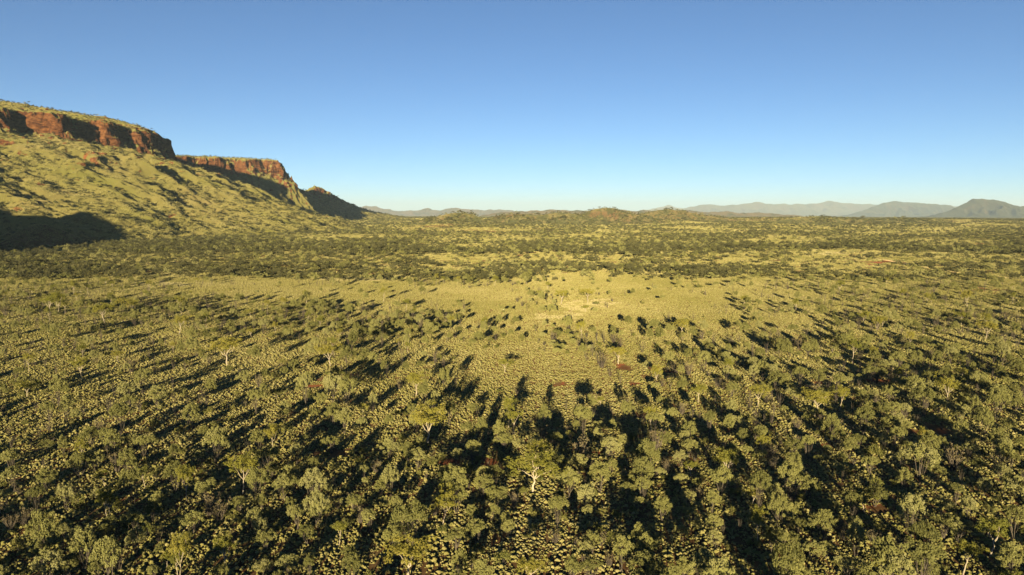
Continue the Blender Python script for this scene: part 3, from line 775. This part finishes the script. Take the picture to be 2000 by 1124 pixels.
GUM = [  # crown centre, width, base y, short name used to point at it
    (1040, 937, 88, 965, "spreading yellow gum with forked white limbs"),
    (1415, 897, 58, 940, "bright green gum with many pale stems"),
    (838, 829, 84, 866, "big domed yellow gum with short trunk"),
    (535, 842, 32, 885, "small gum on a straight white trunk"),
    (865, 985, 64, 1032, "flat topped gum on a bare trunk"),
    (795, 1097, 92, 1135, "largest yellow gum at the bottom edge"),
    (1040, 1108, 60, 1145, "low yellow gum cut by bottom edge"),
    (1880, 1072, 66, 1122, "leaning gum near bottom right corner"),
    (1935, 1030, 78, 1085, "dull olive gum at far right bottom"),
    (440, 1070, 44, 1116, "slender gum with forked white trunk"),
    (161, 870, 32, 906, "thin crooked gum in deep shadow"),
    (206, 925, 36, 948, "dark green gum among long shadows"),
    (325, 1091, 36, 1112, "bushy gum at lower left"),
    (812, 747, 54, 774, "golden gum beside the grassy clearing"),
    (645, 694, 52, 716, "broad gum above the red streak"),
    (986, 707, 30, 727, "gum leaning beside the clearing"),
    (160, 707, 30, 741, "tall thin gum at middle left"),
    (52, 755, 34, 778, "gum near the left edge"),
    (233, 690, 24, 708, "little round gum with long shadow"),
    (98, 585, 38, 611, "gum below the dark woodland"),
    (205, 608, 46, 632, "yellow gum inside the left thicket"),
    (350, 640, 46, 655, "gum in front of the thicket"),
    (445, 695, 62, 714, "wide bright gum on pale grass"),
    (1096, 577, 32, 594, "gum left of the bright glow patch"),
    (1148, 572, 34, 592, "gum right behind the bright patch"),
    (1333, 630, 36, 654, "lone gum with long slanting shadow"),
    (1208, 697, 40, 712, "bright green clump in the centre"),
    (1874, 724, 26, 740, "white trunked gum at middle right"),
    (1590, 791, 60, 813, "golden gum among the right mulgas"),
    (1925, 638, 42, 662, "gum in the right hand thicket"),
    (1468, 965, 34, 988, "twin stemmed lime green gum"),
    (1350, 908, 28, 930, "young gum by the red bank"),
    (1490, 860, 30, 896, "gum with thin straight pole trunk"),
    (1690, 975, 62, 1003, "yellow skirted gum beside red soil"),
    (1725, 1094, 54, 1125, "yellow gum at lower right edge"),
    (1173, 776, 18, 790, "tiny gum on the clearing edge"),
    (1143, 600, 15, 611, "tiny gum on the bright patch")]
DRY = [(1860, 902, 52), (1650, 1040, 34), (1010, 760, 16), (1255, 900, 24), (1110, 925, 22), (660, 985, 26), (620, 985, 24), (410, 990, 44), (430, 1000, 40), (1500, 880, 34), (915, 925, 30), (735, 915, 24), (1150, 905, 26), (1640, 1030, 26), (1755, 1065, 34),
       (1085, 1055, 26), (925, 1040, 22), (1705, 1050, 26), (360, 935, 22), (1320, 720, 24), (1175, 705, 30), (1345, 722, 26), (50, 1010, 34), (20, 1020, 30)]

def add_at(kind, cx, cy, w, by=None, mark=None):
    hw = HEIGHT[kind] / WIDTH[kind]
    if by is None:
        dep = math.atan((cy - 562) / F) + PITCH
        by = cy + w * hw * math.cos(dep) * (0.80 if kind == "mulga_tree" else 0.5) * 0.95
    x, y = on_plain(cx, by)
    z = float(terrain(np.array([x]), np.array([y]))[0])
    d = project(x, y, z)[2]
    s = w * d / F / WIDTH[kind]
    sz = s * (random.uniform(0.9, 1.2) if kind == 'mulga_tree' else 1)
    if kind == "gum_tree":
        dep = math.atan((cy - 562) / F) + PITCH
        sz = (by - cy) * d / F / math.cos(dep) / (0.76 * HEIGHT[kind]); sz = min(max(sz, 0.7 * s), 1.9 * s)
    PLANTS.append([kind, x, y, z, s, sz, random.uniform(0, 6.28), random.randrange(99), mark])
random.seed(11)
for g in GUM: add_at("gum_tree", *g)
for m_ in MUL: add_at("mulga_tree", *m_)
for d_ in DRY: add_at("dry_bush", *d_)
taken = np.array([(p[1], p[2], p[4] * WIDTH[p[0]] * 0.5) for p in PLANTS])

def fill(x0, x1, y0, y1, cell, small=True):
    gx, gy = jitter_grid(x0, x1, y0, y1, cell)
    k = np.abs(gx) < 0.80 * gy + 30
    gx, gy = gx[k], gy[k]
    z = terrain(gx, gy)
    px, py, d = project(gx, gy, z)
    zr = z - plain_height(gx, gy)
    dens = density(px, py, gx, gy)
    p = dens * cell * cell / 33.0
    k = (rng.random(len(gx)) < p) & (zr < 0.3)
    return gx[k], gy[k], z[k], px[k], dens[k], d[k]

gx, gy, gz, px, dn_, dd = fill(-330, 330, 30, 372, 3.0)
for x, y, z, u, v, d in zip(gx, gy, gz, px, dn_, dd):
    near = (np.hypot(taken[:, 0] - x, taken[:, 1] - y) < taken[:, 2] * 1.15 + 0.8).any()
    if near: continue
    q = rng.random()
    left = max(0.0, min(1.0, (900 - u) / 900))
    kind = "mulga_tree" if q < 0.74 - 0.08 * left else "shrub" if q < 0.90 else "dry_bush" if q < 0.965 else "gum_tree"
    s = float(np.clip(rng.lognormal(-0.16, 0.26), 0.45, 1.35))
    tall = rng.uniform(1.0, 1.4)
    if kind == "mulga_tree": s *= 0.64 + 0.05 * min(1, max(0, v - 1.3)); tall = rng.uniform(1.15, 1.8) - 0.25 * min(1, max(0, v - 1.3))
    if kind == "gum_tree": s *= 0.62; tall = rng.uniform(1.1, 1.6)
    PLANTS.append([kind, x, y, z, s, s * tall, rng.uniform(0, 6.28), int(rng.integers(99)), None])
# many small bushes between the trees
gx, gy = jitter_grid(-330, 330, 45, 360, 4.6)
k = (np.abs(gx) < 0.8 * gy + 20)
gx, gy = gx[k], gy[k]; gz = terrain(gx, gy); px, py, dd = project(gx, gy, gz)
dn = density(px, py, gx, gy)
k = rng.random(len(gx)) < np.clip(0.10 + 0.38 * dn, 0, 0.5) * np.clip(dn * 3, 0.26, 1)
for x, y, z in zip(gx[k], gy[k], gz[k]):
    s = float(np.clip(rng.lognormal(-0.55, 0.3), 0.28, 1.0))
    PLANTS.append(["shrub" if rng.random() < 0.85 else "dry_bush", x, y, z, s, s * rng.uniform(0.7, 1.2), rng.uniform(0, 6.28), int(rng.integers(99)), None])

# which plants show largest: these become single objects
info = []
for i, p in enumerate(PLANTS):
    zc = p[3] + 0.6 * HEIGHT[p[0]] * p[5]
    u, v, d = project(np.array(p[1]), np.array(p[2]), np.array(zc))
    inside = -5 < u < 2005 and v < 1130
    info.append((float(u), float(v), float(d), WIDTH[p[0]] * p[4] * F / float(d) if inside else -1))
LIMIT = {"mulga_tree": 300, "gum_tree": 150, "shrub": 240, "dry_bush": 110}
single, mass = [], {k: [] for k in PROTO}
for kind in PROTO:
    ids = [i for i, p in enumerate(PLANTS) if p[0] == kind]
    ids.sort(key=lambda i: -(info[i][3] + (1e4 if PLANTS[i][8] else 0)))
    for n, i in enumerate(ids):
        if n < LIMIT[kind] and info[i][3] > 6: single.append(i)
        else: mass[kind].append(i)

# ------------------------------------------------------------------ labels
ORD = ["", "second ", "third ", "fourth ", "fifth ", "sixth ", "seventh ", "eighth ", "ninth ", "tenth ", "eleventh ", "twelfth ", "thirteenth ", "fourteenth ", "fifteenth ", "sixteenth ", "seventeenth ", "eighteenth ", "nineteenth ", "twentieth "]
marks = [(i, PLANTS[i][8]) for i in single if PLANTS[i][8]]
LABEL = {}
cells = {}
for i in single:
    if PLANTS[i][8]: continue
    u, v, d, w = info[i]
    j, nm = min(marks, key=lambda m: math.hypot(info[m[0]][0] - u, 1.4 * (info[m[0]][1] - v)))
    du, dv = u - info[j][0], v - info[j][1]
    side = ("left of" if du < 0 else "right of") if abs(du) > abs(dv) else ("behind" if dv < 0 else "in front of")
    cells.setdefault((PLANTS[i][0], side, nm), []).append((math.hypot(du, dv), i))
NOUN = {"mulga_tree": "grey-green mulga", "gum_tree": "smaller gum", "shrub": "low round shrub", "dry_bush": "bare grey bush"}
for (kind, side, nm), l in cells.items():
    l.sort()
    for n, (_, i) in enumerate(l):
        o = ORD[n] + "nearest" if n < len(ORD) else "%dth nearest" % (n + 1)
        LABEL[i] = f"{NOUN[kind]}, {o} {side} the {nm}"
for i, nm in marks: LABEL[i] = nm if len(nm.split()) > 5 else nm + " seen from above"
CAT = {"mulga_tree": "tree", "gum_tree": "tree", "shrub": "shrub", "dry_bush": "bush"}
GROUP = {"mulga_tree": "mulga trees on the near plain", "gum_tree": "gum trees on the near plain", "shrub": "low shrubs between the trees", "dry_bush": "dry grey bushes between the trees"}
PART = {"mulga_tree": ("trunk", "crown"), "gum_tree": ("trunk", "crown"), "shrub": ("stem", "foliage"), "dry_bush": ("twigs", "foliage")}

for i in single:
    kind, x, y, z, s, sz, a, k, mk = PLANTS[i]
    crown, trunk, limbs = PROTO[kind][k % len(PROTO[kind])]
    e = link(bpy.data.objects.new(kind, None))
    e.empty_display_size = 0.3
    e.location = (x, y, z); e.rotation_euler = (0, 0, a); e.scale = (s * (0.85 + 0.3 * ((k * 37) % 11) / 10), s * (0.85 + 0.3 * ((k * 53) % 7) / 6), sz)
    tag(e, LABEL[i], CAT[kind], GROUP[kind])
    t = link(bpy.data.objects.new(PART[kind][0], trunk), e)
    for lm in limbs: link(bpy.data.objects.new("limb", lm), t)
    c = link(bpy.data.objects.new(PART[kind][1], crown), e)
    c["kind"] = "stuff"

MASS = {"mulga_tree": ("mulga_scrub", "remaining mulga scrub spread over the near plain", "scrub"),
        "gum_tree": ("gum_scrub", "small scattered gums spread over the near plain", "scrub"),
        "shrub": ("shrub_cover", "small green shrubs dotted between the grass tussocks", "shrubs"),
        "dry_bush": ("dry_bush_cover", "small dry bushes dotted between the grass tussocks", "shrubs")}
for kind, ids in mass.items():
    P = [PLANTS[i] for i in ids]
    if not P: continue
    n = len(PROTO[kind])
    scatter(*MASS[kind], NEARP[kind], [(p[1], p[2], p[3]) for p in P], [(0, 0, p[6]) for p in P], [(p[4], p[4], p[5]) for p in P], [p[7] % n for p in P])

# ------------------------------------------------------------------ woodland and scrub farther out
def far_fill(y0, y1, cell, grow):
    gx, gy = jitter_grid(-0.82 * y1 - 60, 0.82 * y1 + 60, y0, y1, cell)
    r = np.hypot(gx, gy)
    k = np.abs(gx) < 0.80 * gy + 40
    gx, gy = gx[k], gy[k]
    z = terrain(gx, gy); zr = z - plain_height(gx, gy)
    px, py, d = project(gx, gy, z)
    p = density(px, py, gx, gy) * cell * cell / 33.0 / (grow * grow)
    k = (rng.random(len(gx)) < p) & (zr < 0.5)
    return gx[k], gy[k], z[k], grow
FARP = FAR["mulga_tree"] + FAR["mulga_tree"] + FAR["shrub"][:1]
X, Y, Z, S = [], [], [], []
for a in ((372, 800, 4.6, 1.2), (800, 1500, 7.0, 1.3), (1500, 2700, 12.0, 1.7), (2700, 5200, 26.0, 2.3), (5200, 11000, 62.0, 4.5)):
    gx, gy, gz, g = far_fill(*a)
    X.append(gx); Y.append(gy); Z.append(gz); S.append(g * rng.lognormal(-0.1, 0.25, len(gx)))
X, Y, Z, S = map(np.concatenate, (X, Y, Z, S))
idx = rng.integers(0, len(FARP), len(X))
rot = np.stack([0 * X, 0 * X, rng.uniform(0, 6.28, len(X))], 1)
SZ = np.minimum(S, 1.25) * rng.uniform(0.85, 1.15, len(S))
scatter("mulga_woodland", "dark mulga woodland stretching across the middle distance to the hills", "woodland", FARP, np.stack([X, Y, Z], 1), rot, np.stack([S, S, SZ], 1), idx)
print("woodland", len(X))

# bushes on the slopes of the escarpment
gx, gy = jitter_grid(-1350, -180, 560, 3800, 8.5)
z = terrain(gx, gy); zr = z - plain_height(gx, gy)
k = (zr > 0.5) & (gx > -0.85 * gy - 60); gx, gy, z = gx[k], gy[k], z[k]
zx, zy = terrain_normal(gx, gy, 4)
lap = (terrain(gx + 14, gy) + terrain(gx - 14, gy) + terrain(gx, gy + 14) + terrain(gx, gy - 14) - 4 * z)
steep = np.hypot(zx, zy)
n1 = fbm(gx / 85, gy / 85, 3, 401)
p = 0.14 + 0.86 * smooth01((n1 - 0.08) * 3.6) + 0.6 * smooth01(lap / 4)
p = np.where(z < 34, p + 0.45 * smooth01((34 - z) / 26), p)
p = np.where(z > 165, 0.9, p)
p = np.where(steep > 1.3, p * 0.35, p)
k = rng.random(len(gx)) < p
gx, gy, z = gx[k], gy[k], z[k]
s = np.clip(rng.lognormal(0.06, 0.36, len(gx)), 0.4, 1.7) * np.where(z > 165, 0.8, 1.0)
scatter("slope_scrub", "dark bushes scattered over the grassy slopes of the escarpment", "scrub", FARP, np.stack([gx, gy, z - 0.2], 1),
        np.stack([0 * gx, 0 * gx, rng.uniform(0, 6.28, len(gx))], 1), np.stack([s, s, s * 0.9], 1), rng.integers(0, len(FARP), len(gx)))
print("slope", len(gx))

hb = np.concatenate(HILL_BUSH); n = len(hb)
s = rng.lognormal(0.15, 0.3, n)
scatter("hill_scrub", "dark bushes dotting the low hills in the middle of the plain", "scrub", FARP, hb, np.stack([0 * s, 0 * s, rng.uniform(0, 6.28, n)], 1), np.stack([s, s, s * 0.8], 1), rng.integers(0, len(FARP), n))
print("hill scrub", n)

# ------------------------------------------------------------------ spinifex
def tussock_patch(seed, n=140, size=4.0):
    r = np.random.default_rng(5000 + seed)
    V = []; T = []; F_ = []; o = 0
    ring = 8
    for i in range(n):
        cx, cy = r.uniform(-0.52, 0.52, 2) * size
        w = float(np.clip(r.lognormal(-2.28, 0.46), 0.04, 0.34)); h = w * r.uniform(0.55, 1.35)
        t = r.random()
        a0 = r.uniform(0, 6.28)
        pts = []
        for (zz, rr) in ((-0.12, 0.9), (0.32, 1.0), (0.78, 0.66)):
            for k in range(ring):
                a = a0 + 2 * np.pi * (k + 0.5 * (zz > 0.5)) / ring
                j = r.uniform(0.75, 1.2) * (1.22 if k % 2 else 0.74)
                pts.append((cx + w * rr * j * math.cos(a), cy + w * rr * j * math.sin(a), h * zz * r.uniform(0.7, 1.4)))
        pts.append((cx + r.normal() * 0.05, cy + r.normal() * 0.05, h * 1.02))
        V += pts; T += [t] * len(pts)
        for l in range(2):
            for k in range(ring):
                k2 = (k + 1) % ring
                A, B, C, D_ = o + l * ring + k, o + l * ring + k2, o + (l + 1) * ring + k2, o + (l + 1) * ring + k
                F_ += [(A, B, C), (A, C, D_)]
        for k in range(ring): F_.append((o + 2 * ring + k, o + 2 * ring + (k + 1) % ring, o + 3 * ring))
        o += len(pts)
    return np.array(V), np.array(F_), np.array(T)
TP = [loose("tussocks", leaf_mesh("tussocks", tussock_patch(i), M_GRASS if i < 10 else M_GLOW_PALE)) for i in range(14)]

def grass(y0, y1, scale, zs, keep=0.93, xmin=-1e9, xmax=1e9, name="spinifex_grass", label="", slope=False):
    cell = 4.0 * scale
    xa, xb = max(xmin, -0.82 * y1 - 60), min(xmax, 0.82 * y1 + 60)
    gx, gy = jitter_grid(xa, xb, y0, y1, cell * 0.88, 0.14)
    k = np.abs(gx) < 0.80 * gy + 30
    gx, gy = gx[k], gy[k]
    z = terrain(gx, gy)
    zp = plain_height(gx, gy)
    px, py, d = project(gx, gy, z)
    red = blob(px, py, RED) * (z < 6); pale = blob(px, py, GLOW_PALE) * (z < 6)
    thin = smooth01((fbm(gx / 13, gy / 13, 3, 501) + 0.35) / 0.5)
    p = keep * (1.0 if scale < 1.5 else 0.93 + 0.07 * thin) * (1 - 0.7 * np.clip(red * 1.1, 0, 1))
    up = (z - zp) > 0.3
    k = (rng.random(len(gx)) < p) & (up if slope else ~up)
    gx, gy, z, pale = gx[k], gy[k], z[k], pale[k]
    zx, zy = terrain_normal(gx, gy, 2 * scale)
    st = np.hypot(zx, zy)
    k = st < 0.95; gx, gy, z, zx, zy, pale = gx[k], gy[k], z[k], zx[k], zy[k], pale[k]
    # tilt to the slope, then a turn about it
    rx = np.arctan(zy); ry = -np.arctan(zx)
    rot = np.stack([rx, ry, rng.uniform(-0.5, 0.5, len(gx))], 1)
    sc = scale * rng.uniform(0.85, 1.15, len(gx))
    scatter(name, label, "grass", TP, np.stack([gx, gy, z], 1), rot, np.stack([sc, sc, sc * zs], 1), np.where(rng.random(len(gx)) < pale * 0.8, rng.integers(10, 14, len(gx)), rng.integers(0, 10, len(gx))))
    print(name, len(gx))
grass(28, 420, 1.0, 1.0, keep=1.0, label="straw coloured spinifex hummocks covering the near plain")
grass(420, 1150, 1.9, 0.75, label="straw coloured spinifex hummocks covering the plain beyond the clearing")
grass(1150, 4800, 6.5, 0.45, label="pale grass showing between trees on the far plain")
grass(4800, 11000, 16.0, 0.3, label="thin pale grass on the plain before the far ranges")
grass(560, 4000, 2.6, 0.7, keep=0.9, xmin=-1300, xmax=-150, label="yellow green spinifex covering the slopes of the escarpment", slope=True)

# ------------------------------------------------------------------ haze
def build_haze():
    a, z0, z1 = 46500.0, -245.0, 520.0
    V = [(x, y, z) for z in (z0, z1) for y in (-a, a) for x in (-a, a)]
    Fc = [(0, 2, 3, 1), (4, 5, 7, 6), (0, 1, 5, 4), (2, 6, 7, 3), (0, 4, 6, 2), (1, 3, 7, 5)]
    m = bpy.data.materials.new("haze_air"); m.use_nodes = True
    nt = m.node_tree; nt.nodes.remove(nt.nodes["Principled BSDF"])
    pv = nt.nodes.new("ShaderNodeVolumePrincipled")
    pv.inputs["Color"].default_value = (0.70, 0.86, 1.0, 1)
    pv.inputs["Density"].default_value = 2.8e-5
    pv.inputs["Anisotropy"].default_value = 0.0
    nt.links.new(pv.outputs[0], nt.nodes["Material Output"].inputs["Volume"])
    o = link(bpy.data.objects.new("haze", mesh_np("haze", V, np.array(Fc), m)))
    tag(o, "thin pale air haze over the whole plain", "haze", kind="stuff")
build_haze()
